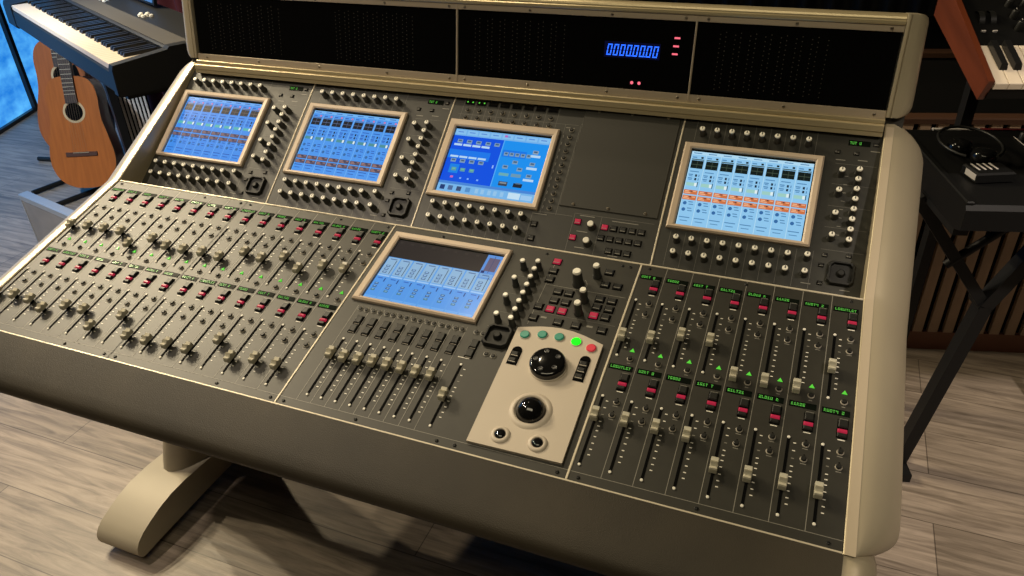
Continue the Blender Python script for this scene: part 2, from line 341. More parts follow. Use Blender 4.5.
def ui_config(par, a):
    U = UI(*a); U.r(0, 0, 1, 1, (15, 105, 240)); U.r(0, 0, 1, .105, (120, 185, 245), 1)
    for i in range(8): U.r(i / 8 + .008, .015, i / 8 + .117, .085, (140, 200, 250), 2); U.r(i / 8 + .03, .04, i / 8 + .09, .055, (90, 140, 225), 3)
    U.r(.53, .025, .56, .06, (190, 110, 200), 4)
    U.r(0, .105, .535, .83, (5, 85, 235), 1); U.r(.0, .33, .44, .47, (25, 125, 245), 2); U.r(.535, .105, 1, .83, (25, 150, 250), 1); U.r(.555, .25, .80, .36, (20, 125, 240), 2); U.r(.535, .105, .545, .83, (90, 180, 255), 2)
    U.r(.06, .56, .16, .7, (20, 135, 240), 3)
    def ic(u, v, w=.055, c=(130, 165, 195), d=(70, 100, 135)):
        U.r(u, v, u + w, v + .055, c, 4); U.r(u + .01, v + .01, u + w - .01, v + .034, d, 5)
    for u in (.055, .155, .255, .355, .45): ic(u, .165)
    for u in (.03, .128, .226, .324): U.r(u, .235, u + .085, .268, (190, 225, 255), 4); U.r(u, .425, u + .085, .455, (190, 225, 255), 4); ic(u + .02, .475)
    for k, u in enumerate((.085, .18, .275)): ic(u, .61, .052, (95, 160, 170), (110, 190, 170))
    U.r(.10, .745, .13, .775, (215, 110, 190), 4)
    for u in (.2, .28, .38): U.r(u, .755, u + .02, .78, (130, 180, 255), 4)
    U.r(.495, .51, .51, .56, (150, 190, 255), 4)
    for u in (.575, .632, .69, .748, .806): ic(u, .285, .045)
    ic(.86, .215, .055, (150, 170, 190)); U.r(.845, .285, .945, .322, (190, 225, 255), 4)
    ic(.685, .40); ic(.60, .485); ic(.75, .50)
    ic(.86, .40); U.r(.84, .475, .945, .512, (190, 225, 255), 4); ic(.86, .585); U.r(.84, .655, .945, .69, (190, 225, 255), 4)
    U.r(.585, .605, .685, .65, (110, 180, 190), 4); U.r(.71, .60, .81, .65, (110, 160, 190), 4)
    U.r(.61, .735, .70, .80, (60, 70, 85), 4); U.r(.62, .745, .69, .768, (140, 150, 160), 5); U.r(.76, .74, .85, .80, (30, 40, 55), 4); U.r(.78, .73, .83, .75, (90, 120, 150), 5)
    U.r(0, .83, 1, .87, (75, 140, 225), 2); U.r(0, .87, 1, 1, (125, 190, 245), 2)
    for i, u in enumerate((.03, .115, .205, .30, .40, .46, .53, .59, .66)):
        U.r(u, .895, u + (.05 if i < 4 else .035), .965, ((30, 60, 120), (80, 110, 160), (60, 80, 120), (90, 150, 210))[i % 4] if i < 4 else (155, 205, 245), 3)
    U.r(.74, .885, .86, .975, (205, 235, 255), 3); U.r(.87, .9, .98, .97, (165, 210, 250), 3)
    return U.done(par)
def ui_faders(par, a):
    U = UI(*a); U.r(0, 0, 1, 1, (95, 165, 240)); U.r(0, 0, 1, .305, (48, 42, 40), 1)
    for k in range(8): U.r(.02 + k * .105, .03, .05 + k * .105, .06, (58, 52, 48), 2)
    U.r(.86, 0, 1, .4, (95, 150, 225), 2); U.r(.885, .05, .985, .27, (105, 95, 120), 3); U.r(.93, .02, .935, .3, (70, 80, 120), 4); U.r(.87, .27, .90, .31, (30, 50, 110), 4)
    for i in range(8):
        x = .005 + i / 8.05; w = .118
        U.r(x, .315, x + w - .006, .60, (150, 190, 225), 2); U.r(x + w * .2, .335, x + w * .75, .35, (90, 120, 170), 3); U.r(x + w * .74, .36, x + w * .79, .59, (60, 60, 70), 3)
        for v in (.45, .50, .55): U.r(x + w * .2, v - .005, x + w * .52, v + .03, (75, 105, 150), 4); U.r(x + w * .26, v, x + w * .46, v + .02, (150, 190, 230), 5)
        U.r(x, .61, x + w - .006, .635, (160, 205, 250), 2); U.r(x, .635, x + w - .006, .955, (90, 160, 240), 2); U.r(x + w * .72, .66, x + w * .8, .72, (35, 60, 130), 4); U.r(x + w * .15, .66, x + w * .55, .675, (60, 110, 200), 4)
        for k, v in enumerate((.745, .795, .845)): U.r(x + w * .18, v, x + w * .48, v + .032, (60, 85, 130) if k < 2 else (70, 120, 130), 4); U.r(x + w * .24, v + .006, x + w * .42, v + .022, (130, 180, 220), 5)
        U.r(x, .955, x + w - .006, .995, (110, 175, 245), 2)
    return U.done(par)

# ---------------- fader panels
ROWV = ((.2779, .1816, .3183, .3112, .2988, .2744, .2553), (.1177, .0215, .1603, .1494, .1370, .1127, .0937))
TICKV = (.0, .12, .24, .36, .44, .52, .62, .73, .83, .92)
def fader_panel(x0, x1):
    b = MB(); b.box(x0, x1, 0, .3436, -.018, 0, PANEL)
    b.quad(x0, .0112, x1, .0119, .0002, LINE)
    return b
def strips(b, xs, bot=.0119):
    for x in xs: b.quad(x - .0004, bot, x + .0004, .3436, .0002, LINE)
def slot(b, x, v0, v1):
    b.box(x - .0016, x + .0016, v0, v1, -.0005, .0004, SLOT)
    for v in (v0, v1): b.lathe(x, v, [(.0018, .0002), (.0018, .0012), (.0012, .0014)], TICK, 8)
    for t in TICKV:
        v = v1 - .006 + (v0 - v1 + .014) * t; b.quad(x + .0052, v - .0006, x + .0082, v + .0006, .0003, TICK if t != .24 else LINE)
def strip_parts(par, b, X0, caps, seed):
    nu = len(caps[0])
    for r in (0, 1):
        vs1, vs0, vd, vsolo, vm, vr1, vr2 = ROWV[r]
        for i in range(nu):
            x = X0 + .035 * i; slot(b, x + .0076, vs0, vs1)
            put('channel_display', DM[(i * 3 + r * 5 + seed) % 8], par, (x + .0026, vd, 0))
            put('solo_button', SB, par, (x + .0257, vsolo, 0)); put('mute_button', MU, par, (x + .0254, vm, 0))
            b.quad(x + .0215, vm - .0092, x + .0290, vm - .0080, .0003, TICK)
            put('round_button', RB, par, (x + .0256, vr1, 0)); put('round_button', RB, par, (x + .0252, vr2, 0))
            for v in (vr1, vr2): b.quad(x + .0247, v + .0052, x + .0262, v + .0064, .0003, SLOT); b.quad(x + .0225, v - .0062, x + .0282, v - .0053, .0003, LINE)
            put('fader_cap', CAP, par, (x + .0076, caps[r][i] - .003, 0))
            if r == 0:
                put('select_light', TRI, par, (x + .0244, .1935, 0)); put('select_button', RB, par, (x + .0246, .1796, 0)); b.quad(x + .0225, .1722, x + .0265, .1732, .0003, LINE)
LU = [.222, .225, .226, .227, .205, .224, .215, .214, .216, .213, .232, .226, .237, .219, .234, .236]
LL = [.060, .064, .062, .052, .066, .066, .042, .072, .042, .042, .044, .044, .070, .047, .054, .053]
RU = [.212, .216, .230, .230, .185, .185, .186, .225]; RL = [.089, .090, .090, .089, .059, .058, .059, .059]
CE = [.089, .088, .089, .091, .091, .091, .090, .091]
def build_fader_bank(x0, x1, X0, caps, seed, seams=()):
    b = fader_panel(x0, x1); n = len(caps[0])
    strips(b, [X0 + .035 * i for i in range(1, n)])
    for s_ in seams: b.quad(s_ - .0006, 0, s_ + .0006, .3436, .0003, SEAM)
    o = bpy.data.objects.new('fader_panel', bpy.data.meshes.new('tmp')); S.collection.objects.link(o); Fp(o)
    strip_parts(o, b, X0, caps, seed); o.data = fix(b.mesh('fader_panel'))
    return o
fl_ = build_fader_bank(-.946, -.3866, -.9455, (LU, LL), 0, (-.6655,))
for x in (-.935, -.75, -.675, -.655, -.48, -.395):
    for v in (.0055, .3375): put('panel_screw', SW, fl_, (x, v, 0))
fr_ = build_fader_bank(.0014, .2813, .0008, (RU, RL), 3)
for x in (.012, .14, .268):
    for v in (.0055, .3385): put('panel_screw', SW, fr_, (x, v, 0))
# centre panel
b = fader_panel(-.3838, -.0014)
for i in range(8): b.quad(-.3600 + .0208 * i - .0004, .0119, -.3600 + .0208 * i + .0004, .178, .0002, LINE)
b.quad(-.1935, .0119, -.1929, .178, .0002, LINE); b.quad(-.186, .128, -.170, .1292, .0003, TICK)
xs = [-.3499 + .0208 * i for i in range(8)]
for x in xs + [-.1763]: slot(b, x, .0222, .1172)
b.quad(-.118, .203, -.1172, .327, .0002, LINE); b.quad(-.118, .2775, -.006, .2782, .0002, LINE); b.quad(-.118, .2262, -.006, .2268, .0002, DIMLINE); b.quad(-.168, .187, -.118, .1877, .0002, LINE)
for v in (.2842, .2498, .2148): b.quad(-.168, v, -.15, v + .0006, .0002, DIMLINE)
for x, v in ((-.1005, .2175), (-.0375, .2165)): b.quad(x - .004, v, x + .004, v + .003, .0003, LINE)
# arc printed round the large knob
for k in range(9):
    t = -.9 + k * .22; c, s_ = cos(t), sin(t); b.quad(-.0745 + .0125 * c - .0008, .287 + .0125 * s_ - .0008, -.0745 + .0125 * c + .0008, .287 + .0125 * s_ + .0008, .0003, LINE)
fc_ = Fp(b.obj('fader_panel'))
for x in (-.375, -.27, -.16, -.137, -.012):
    put('panel_screw', SW, fc_, (x, .0055, 0))
for x in (-.30, -.135, -.025, -.014): put('panel_screw', SW, fc_, (x, .336, 0))
SBT = MB(); SBT.box(-.0056, .0056, -.0155, .0155, -.001, .0008, SLOT)
for k in (-.0078, .0078): SBT.box(-.0051, .0051, k - .0062, k + .0066, .0008, .0030, BTN, .0011); SBT.quad(-.004, k - .0072, .004, k - .0062, .0010, BTNEDGE)
SBT = fix(SBT.mesh('double_button'))
for i, x in enumerate(xs):
    put('fader_cap', CAP, fc_, (x, CE[i] - .003, 0)); put('double_button', SBT, fc_, (x + .0042, .1445, 0))
    for d in (-.0038, .0058): put('ring_button', RING, fc_, (x + d, .1722, 0))
put('fader_cap', CAP, fc_, (-.1763, .064, 0)); put('double_button', SBT, fc_, (-.1728, .1445, 0))
for p in ((-.1778, .1722), (-.1682, .1722), (-.1515, .1415), (-.1418, .1405)): put('ring_button', RING, fc_, (*p, 0))
b = MB(); bezel(b, -.3748, -.1845, .1855, .3280, -.3630, -.1918, .1920, .3170, .0062, BEZ); b.obj('screen_bezel', fc_)['label'] = 'beige screen bezel'
ui_faders(fc_, (-.3630, -.1918, .1920, .3170))
for v in (.3001, .2667, .2325, .1985): put('rotary_encoder', KMT, fc_, (-.1572, v - .001, 0)); 
for v in [.3042 - .01545 * i for i in range(8)]: put('rotary_encoder', KMT, fc_, (-.1359, v - .001, 0))
put('control_knob', KMB, fc_, (-.0742, .2880, 0)); put('control_knob', KMS, fc_, (-.0532, .3080, 0)); put('control_knob', KMS, fc_, (-.0575, .2600, 0)); put('control_knob', KMS, fc_, (-.0580, .2365, 0))
for x, v, red in ((-.1155, .3228, 1), (-.1148, .3040, 0), (-.1144, .2870, 0), (-.0962, .2675, 0), (-.0805, .2675, 0), (-.0960, .2507, 0), (-.0800, .2507, 0), (-.1130, .2360, 0), (-.0966, .2345, 1), (-.0800, .2345, 1), (-.1133, .2150, 0),
                  (-.0791, .2150, 0), (-.0549, .2150, 0), (-.0202, .2150, 0), (-.0386, .3190, 0), (-.0380, .2950, 0), (-.0212, .2950, 0), (-.0376, .2672, 0), (-.0212, .2672, 0), (-.0376, .2522, 0), (-.0212, .2522, 0), (-.0378, .2372, 1), (-.0218, .2372, 0)):
    put('push_button', PBR if red else PB, fc_, (x, v, 0))
def joystick(par, x, v, w=.0178, name='joystick'):
    b = MB(); rings = []
    for k, z in ((w, 0), (w, .004), (w * .92, .0065), (w * .80, .0065), (w * .74, .0015)):
        c = k * .28; rings.append([(k, -k + c, z), (k, k - c, z), (k - c, k, z), (-k + c, k, z), (-k, k - c, z), (-k, -k + c, z), (-k + c, -k, z), (k - c, -k, z)])
    b.loft(rings, BLACK, smooth=False); b.lathe(0, 0, [(w * .34, .0014), (w * .3, .005), (w * .2, .007)], BLACK, 12)
    o = b.obj(name, par, (x, v, 0)); return o
joystick(fc_, -.1475, .1712)
# trackball plate
b = MB(); pts = [(-.1248, .0132), (-.0095, .0152), (-.0115, .1900)] + [(-.0115 - .1145 * k / 8, .1900 + .0125 * sin(pi * (k / 8)) + .0012 * k / 8) for k in range(1, 8)] + [(-.1262, .1915)]
b.prism(pts, 2, -.002, .0042, CREAM)
tp = Fp(b.obj('trackball_plate')); tp['label'] = 'cream plate with trackball and jog wheel'
def coll(x, y, r0, r1, z):
    b = MB(); b.lathe(x, y, [(r1, .0042), (r1 * .93, .0042 + z * .55), (r0 * 1.12, .0042 + z), (r0, .0042 + z * .8), (r0, .0030)], CREAM, 32, True, False); return b
coll(-.0662, .0722, .0192, .0262, .0028).obj('trackball_collar', tp)
b = MB(); b.ball(-.0662, .0722, .0012, .0186, BLACKG, 32, 14, -.3); b.obj('trackball', tp)['label'] = 'glossy black trackball'
for x, v in ((-.0890, .0312), (-.0437, .0318)):
    coll(x, v, .0068, .0118, .0030).obj('button_collar', tp)
    b = MB(); b.lathe(x, v, [(.0064, .0035), (.0064, .0065), (.0056, .0078), (.003, .0084)], BLACKG, 20); b.obj('trackball_button', tp)
b = MB(); jx, jv = -.0674, .1400
b.lathe(jx, jv, [(.0238, .0042), (.0238, .0060), (.0228, .0062)], CREAM, 36)
b.obj('jog_collar', tp)
b = MB(); b.lathe(jx, jv, [(.0226, .0058), (.0228, .0120), (.0214, .0146), (.0190, .0158), (.008, .0166), (.0001, .0167)], BLACKG, 36)
DIMP = mat('jog_dimple', (0.03, 0.03, 0.03), 0.3)
for k in range(5):
    a = pi / 2 + .35 + k * 2 * pi / 5; b.lathe(jx + .0145 * cos(a), jv + .0145 * sin(a), [(.0034, .0158), (.0034, .0167), (.0026, .0169), (.0018, .0162)], DIMP, 12)
b.obj('jog_wheel', tp)['label'] = 'round black jog wheel'
TEAL = mat('transport_teal', (0.02, 0.22, 0.15), 0.35, emit=(0.0, 0.05, 0.03), es=0.6); LIME = em('transport_lime', (30, 255, 30), 1.3); RED2 = mat('transport_red', (0.5, 0.03, 0.05), 0.35, emit=s2l((190, 30, 50)), es=0.35)
for k, (x, v) in enumerate(((-.1128, .1822), (-.0908, .1876), (-.0685, .1890), (-.0455, .1872), (-.0242, .1816))):
    b = MB(); b.lathe(0, 0, [(.0074, .0042), (.0074, .0048), (.0066, .0050)], CREAM, 20); b.lathe(0, 0, [(.0063, .0042), (.0063, .0058), (.0050, .0066)], (TEAL, TEAL, TEAL, LIME, RED2)[k], 20)
    b.obj('transport_button', tp, (x, v - .001, 0))['label'] = ('dull green button', 'dull green button', 'dull green button', 'lit bright green button', 'red button')[k]
for x, v, n in ((-.1135, .1425, 2), (-.0258, .1440, 3)):
    b = MB(); hh = .0052 * n + .001; b.box(-.0066, .0066, -hh, hh, .0035, .0050, SLOT)
    b.lathe(0, hh, [(.0066, .0035), (.0066, .0050)], SLOT, 16)
    for k in range(n):
        y = (k - (n - 1) / 2) * .0098; b.box(-.0054, .0054, y - .0044, y + .0044, .005, .0076, BTN, .0022); b.quad(-.0045, y - .0040, .0045, y - .0028, .0072, BTNEDGE)
    b.obj('rocker_button', tp, (x, v, 0))

# ---------------- encoder panels
def enc_panel(x0, x1, mark):
    b = MB(); b.box(x0, x1, -.034, .2545, -.016, 0, PANELU); mark(b, x0); o = Up(b.obj('encoder_panel')); return o
def mark_ch(b, o):
    for i in range(9): x = o + .0188 + .0205 * i; b.quad(x - .0003, .198, x + .0003, .236, .0002, DIMLINE)
    for i in range(10): x = o + .0160 + .0207 * i; b.quad(x - .0003, .004, x + .0003, .058, .0002, DIMLINE)
    for v in (.1905, .159, .126, .0945, .062): b.quad(o + .2105, v, o + .262, v + .0005, .0002, DIMLINE)
    for i in range(8):
        b.quad(o + .225, .172 - i * .0125, o + .2295, .1728 - i * .0125, .0002, LINE)
    for x, v in ((.252, .2135), (.2105, .196), (.193, .0105), (.24, .0085), (.238, .198)): b.quad(o + x, v, o + x + .012, v + .0012, .0002, LINE)
DSM = disp_mesh(11, .0275, .0080, 5)
def channel_module(o, mark=mark_ch, x1=None, uik=None):
    p = enc_panel(o, x1, mark)
    for i in range(8):
        put('rotary_encoder', KM, p, (o + .029 + .0205 * i, .2153, 0)); 
        for v in (.0438, .0220): put('rotary_encoder', KM, p, (o + .0265 + .0207 * i, v, 0))
    for v in (.0460, .0225): put('rotary_encoder', KM, p, (o + .1952, v, 0))
    for v in (.1743, .1442, .1103, .0785): put('rotary_encoder', KM, p, (o + .2202, v, 0))
    for i in range(8): put('rotary_encoder', KM, p, (o + .2411, .1778 - .0148 * i, 0))
    b = MB(); bezel(b, o + .0081, o + .1963, .0605, .1972, o + .0190, o + .1860, .0668, .1884, .0068, BEZ); b.obj('screen_bezel', p)['label'] = 'beige screen bezel'
    put('channel_display', DSM, p, (o + .2232, .2205, 0))
    for x, v in ((.2578, .2245), (.2112, .2085), (.2350, .2085), (.2163, .0541), (.2140, .0394), (.2155, .0143), (.2450, .0570)): put('push_button', PBT, p, (o + x, v, 0))
    joystick(p, o + .2386, .0305, .0165)
    for x in (.008, .13, .26):
        put('panel_screw', SW, p, (o + x, .2435, 0))
    ui_channels(p, (o + .0190, o + .1860, .0668, .1884), *uik)
    return p
UBL = ((72, 150, 245), (110, 180, 255), (62, 60, 62), (120, 105, 95), (92, 82, 105), (150, 120, 120), (.55, .63), (45, 95, 190), (90, 190, 190), False)
UBM = ((80, 158, 248), (120, 190, 255), (28, 30, 40), (90, 110, 150), (92, 80, 98), (170, 130, 125), (.735, .81), (45, 95, 190), (80, 150, 160), False)
UBR = ((150, 208, 248), (185, 228, 252), (16, 28, 26), (70, 85, 70), (215, 120, 70), (250, 190, 150), (.53, .605), (85, 140, 190), (165, 215, 205), True)
channel_module(-.9000, mark_ch, -.6310, UBL)
def shift(o, d): return o
channel_module(-.6275, mark_ch, -.3592, UBM)
channel_module(.0124, mark_ch, .2812, UBR)
def mark_c(b, o):
    for i in range(9): x = -.3404 + .0201 * i; b.quad(x - .0003, .197, x + .0003, .235, .0002, DIMLINE)
    b.quad(-.345, .2078, -.1435, .2084, .0002, DIMLINE)
    for i in range(9): x = -.3408 + .0207 * i; b.quad(x - .0003, .004, x + .0003, .056, .0002, DIMLINE)
    for x in (-.1640, -.1400): b.quad(x - .0003, .056, x + .0003, .2084, .0002, DIMLINE)
    b.quad(-.175, .0575, -.115, .0581, .0002, DIMLINE); b.quad(-.112, .063, .004, .0636, .0002, DIMLINE)
    for x in (-.112, -.0715): b.quad(x - .0003, .002, x + .0003, .0633, .0002, DIMLINE)
    for x, v, w in ((-.104, .0605, .022), (-.103, .0355, .016), (-.100, .0105, .014), (-.056, .0585, .038), (-.05, .0055, .014), (-.175, .0535, .022), (-.162, .202, .014)): b.quad(x, v, x + w, v + .0011, .0002, LINE)
    for k, v in enumerate([.0635 + .0121 * i for i in range(11)]): b.quad(-.1628, v, -.1618, v + .005, .0002, LINE)
cp = enc_panel(-.3582, .0114, mark_c)
for i in range(8):
    x = -.3305 + .0201 * i
    b = MB(); b.box(-.0075, .0075, -.0042, .0042, -.001, .0008, BLACKG)
    if i < 2:
        for q in (-.0055, .0035): b.quad(q, -.001, q + .0022, .0014, .001, GREEN)
    b.quad(-.0072, .0046, .0072, .0054, .0008, LINE)
    b.obj('small_display', cp, (x, .2305, 0)); put('round_button', RB, cp, (x, .2160, 0)); put('round_button', RB, cp, (x, .2022, 0))
    put('rotary_encoder', KM, cp, (-.3306 + .0205 * i, .0438, 0)); put('rotary_encoder', KM, cp, (-.3306 + .0203 * i, .0204, 0))
for i in range(12): put('round_button', RB, cp, (-.1520, .1990 - .01215 * i, 0))
b = MB(); bezel(b, -.3515, -.1690, .0583, .1955, -.3395, -.1780, .0668, .1832, .0068, BEZ); b.obj('screen_bezel', cp)['label'] = 'beige screen bezel'
ui_config(cp, (-.3395, -.1780, .0668, .1832))
b = MB(); b.box(-.1385, .0065, .0715, .2395, 0, .0016, PLATE, .0008); bp_ = b.obj('blank_plate', cp); bp_['label'] = 'empty grey cover plate'
for x in (-.1150, -.0660, .0020): pass
for x, v in ((-.117, .2350), (-.066, .2350), (-.012, .2350), (-.118, .0765), (-.066, .0765), (-.012, .0765)): put('panel_screw', SWL, cp, (x, v, .0016))
for v in (.0461, .0201): put('control_knob', knob_mesh('control_knob', .0056, .012, top=TICK, pointer=False), cp, (-.0824, v - .001, 0))
for x, v in ((-.1047, .0505), (-.1060, .0250)): put('push_button', PBSR, cp, (x, v, 0))
for r, (v, n, x0) in enumerate(((.0475, 5, -.0640), (.0305, 5, -.0655), (.0125, 3, -.0500))):
    for i in range(n): put('push_button', PBSR if (r, i) == (0, 0) else PBS, cp, (x0 + .0133 * i, v, 0))
for x, v in ((-.1678, .0369), (-.1665, .0143)): put('push_button', PBS, cp, (x, v, 0))

# ---------------- trim strips between the panels
def trim(frm, x0, x1, y0, y1, z1, z0=-.01):
    b = MB(); b.box(x0, x1, y0, y1, z0, z1, TRIM, .0006); frm(b.obj('trim_strip'))
for x in (-.3852, 0): trim(Fp, x - .0014, x + .0014, 0, .3436, .0010)
trim(Fp, -.946, .2815, -.0026, -.0001, .0012); trim(Fp, -.946, .2815, .3437, .3465, .0012, -.03)
for x in (-.6293, -.3587, .0119): trim(Up, x - .0012, x + .0012, -.03, .2545, .0010)
# back of the recess under the fader panels and the desk body
b = MB(); yb0 = .3465 * cos(A1); zt = .3465 * sin(A1)
b.prism([(.0, -.02), (yb0 - .002, zt - .02), (yb0, zt - .05), (UO.y - .02, UO.z - H - .045), (UO.y + .20, UO.z - H + .105), (.640, .215), (.640, -.01), (.30, -.055), (.02, -.055)], 0, -.958, .292, CHASS)
o = b.obj('desk_body', con, -ROOT + FZ)

# ---------------- side cheeks
def cheek(x_in, sgn, name='side_cheek'):
    path = []; n = (-sin(A1), cos(A1))
    for v in [-.003, .001, .006, .013, .022, .034, .048, .064, .12, .2, .27, .32, .345]: path.append((v * cos(A1), v * sin(A1) + H + .0012, A1))
    p0 = Vector((path[-1][0], path[-1][1])); e = Vector((UO.y + .2600 * SC * cos(A2) - .004 * sin(A2), UO.z + .2600 * SC * sin(A2) + .004 * cos(A2)))
    for t in (.035, .07, .3, .6, .78, .86, .91, .94, .965, .985, .995, 1.0):
        q = p0.lerp(e, t); path.append((q.x, q.y, A2 if t > .05 else (A1 + A2) / 2))
    L = [0.0]
    for i in range(1, len(path)): L.append(L[-1] + math.hypot(path[i][0] - path[i - 1][0], path[i][1] - path[i - 1][1]))
    tot = L[-1]; rings = []
    for (y, z, a), l in zip(path, L):
        R = .062; k = 1.0
        if l < R: k = math.sqrt(max(0, 1 - (1 - l / R) ** 2))
        if tot - l < .026: k = min(k, math.sqrt(max(0, 1 - (1 - (tot - l) / .026) ** 2)))
        ring = [(0, 0), (.0015, .0008), (.0115, .0008)]
        for q in range(1, 11):
            t = pi / 2 * q / 10; ring.append((.0115 + .0535 * k * sin(t), -.088 * (1 - cos(t)) * (0.35 + .65 * k)))
        ring += [(.0115 + .0535 * k, -.088 * (0.35 + .65 * k) - .012), (.0, -.105)]
        nrm = (-sin(a), cos(a)); sh = .75 * max(0.0, 1 - l / .10)
        rings.append([(x_in + sgn * px, y + nrm[0] * pz - sh * pz * .9, z + nrm[1] * pz) for px, pz in ring])
    b = MB(); b.loft(rings, CHAMP, smooth=True)
    b.loft([[(p[0], p[1], p[2] + .0004) for p in (r[1], r[2])] for r in rings[:-3]], CHAMPL, False, False, False)
    o = b.obj(name, con, -ROOT); 
    md = o.modifiers.new('es', 'EDGE_SPLIT'); md.split_angle = radians(50)
    return o
cheek(.2818, 1); cheek(-.9478, -1)
# ---------------- arm rest along the front edge
prof = [(-.0026, .0005), (-.012, -.0030), (-.034, -.0120), (-.052, -.0200), (-.064, -.0265), (-.0695, -.032), (-.0715, -.039), (-.0685, -.048), (-.061, -.058), (-.045, -.067), (-.01, -.070), (.05, -.066)]
b = MB(); b.prism([(y, z) for y, z in prof] + [(.05, -.02), (.0, -.012)], 0, -.962, .2824, LEATH, True)
o = b.obj('arm_rest', con, -ROOT + FZ); o['label'] = 'dark brown padded arm rest'; md = o.modifiers.new('es', 'EDGE_SPLIT'); md.split_angle = radians(40)
for x_in, sgn in ((.2826, 1), (-.9622, -1)):
    rings = []
    for q in [0, .16, .2] + [.2 + .8 * i / 9 for i in range(1, 10)]:
        k = 1.0 if q <= .2 else math.sqrt(max(0.0004, 1 - ((q - .2) / .8) ** 2)); x = x_in + sgn * .036 * q
        rings.append([(x, .01 + (y - .01) * (.3 + .7 * k), -.03 + (z + .03) * k) for y, z in prof + [(.05, -.02), (.0, .0005)]])
    b = MB(); b.loft(rings, CHAMP); o = b.obj('arm_rest_cap', con, -ROOT + FZ + Vector((0, 0, -.002))); o['label'] = 'champagne arm rest end cap'; md = o.modifiers.new('es', 'EDGE_SPLIT'); md.split_angle = radians(55)

# ---------------- meter bridge
b = MB(); b.box(-.905, .2985, -.026, .118, -.042, -.004, CHASS)
mb = Bp(b.obj('meter_bridge'))
div = (-.8832, -.3587, .0118, .2743)
for i in range(3):
    x0, x1 = div[i] + .0012, div[i + 1] - .0012; b = MB(); b.box(x0, x1, -.001, .1, -.004, .0, GLASS)
    flds = (((-.850, -.699, 8), (-.584, -.439, 9)), ((-.328, -.182, 8),), ((.046, .187, 8),))[i]
    rnd = random.Random(i)
    for fx0, fx1, n in flds:
        for c in range(n):
            for r in range(13):
                for dx in (0, .0075):
                    if dx and c == n - 1: continue
                    x = fx0 + (fx1 - fx0) * c / (n - 1) + dx; v = .010 + .0062 * r + (.003 if dx else 0); q = .0009
                    b.quad(x - q * .7, v - q * .7, x + q * .7, v + q * .7, .0002, DOT)
    gp = b.obj('meter_panel', mb); gp['label'] = 'glossy black meter window'
    if i == 1:
        # eight blue seven-segment zeros with two points between the pairs
        dg = MB(); w, h, t, sk = .0069, .0158, .0016, .0022; X = -.1155
        dg.quad(-.119, .044, -.036, .0665, .0003, em('digit_glow', (3, 5, 34)))  # soft glow around the digits, painted as a dim blue lit patch
        def seg(p): dg.add([(x + sk * (y / h), y, .0006) for x, y in p], [(0, 1, 2, 3)], BLUED)
        for k in range(8):
            x = X + .0098 * k; y = .0470
            for (a0, c0, a1, c1) in ((0, 0, w, t), (0, h - t, w, h), (0, t * 1.3, t, h / 2 - t * .3), (w - t, t * 1.3, w, h / 2 - t * .3), (0, h / 2 + t * .3, t, h - t * 1.3), (w - t, h / 2 + t * .3, w, h - t * 1.3)):
                dg.add([(x + px + sk * (py / h), y + py, .0006) for px, py in ((a0, c0), (a1, c0), (a1, c1), (a0, c1))], [(0, 1, 2, 3)], BLUED)
            if k in (3, 5): dg.add([(x + w + .0007, y, .0006), (x + w + .0021, y, .0006), (x + w + .0021, y + .0016, .0006), (x + w + .0007, y + .0016, .0006)], [(0, 1, 2, 3)], BLUED)
        dg.obj('time_display', mb, recalc=False)['label'] = 'blue digits reading 00000000'
        for x, v in ((-.0133, .0760), (-.0140, .0648), (-.0146, .0540)): q = MB(); q.box(-.0040, .0040, -.0012, .0012, 0, .0008, REDL); q.obj('red_indicator', mb, (x, v, 0))
        for x in (-.0735, -.0625): q = MB(); q.lathe(0, 0, [(.0024, 0), (.0022, .0012), (.0012, .0018)], REDL, 10); q.obj('red_indicator', mb, (x, .0097, 0))
def rail(poly, m, name='frame_rail'):
    q = MB(); q.prism(poly, 0, -.8835, .2748, m); return q.obj(name, mb)
rail([(.0995, -.004), (.0995, .0022), (.1000, .0028), (.1078, .0028), (.1078, -.004)], RAIL)
rail([(-.0105, -.004), (-.0105, .0028), (-.0005, .0028), (.0000, .0022), (.0000, -.004)], RAIL)
rail([(.1082, -.042), (.1082, .0045), (.1098, .0056), (.1130, .0056), (.1142, .0042), (.1160, .0042), (.1185, .0036), (.1208, .0010), (.1218, -.004), (.1218, -.042)], GOLD, 'top_molding')
rail([(-.0108, -.01), (-.0108, .0075), (-.0120, .0090), (-.0160, .0090), (-.0168, .0082), (-.0176, .0132), (-.0188, .0144), (-.0262, .0144), (-.0275, .0130), (-.0330, .0130), (-.0330, -.01)], GOLD, 'bottom_molding')
for x in (-.3587, .0118): q = MB(); q.box(x - .0014, x + .0014, -.0105, .1078, -.004, .0034, RAIL, .0006); q.obj('divider_strip', mb)
for x in (-.862, -.747, -.62, -.487, -.372, -.345, -.237, -.110, -.0035, .0275, .144, .260):
    for v in (-.0055, .1036): put('panel_screw', SWL, mb, (x, v, .0028))
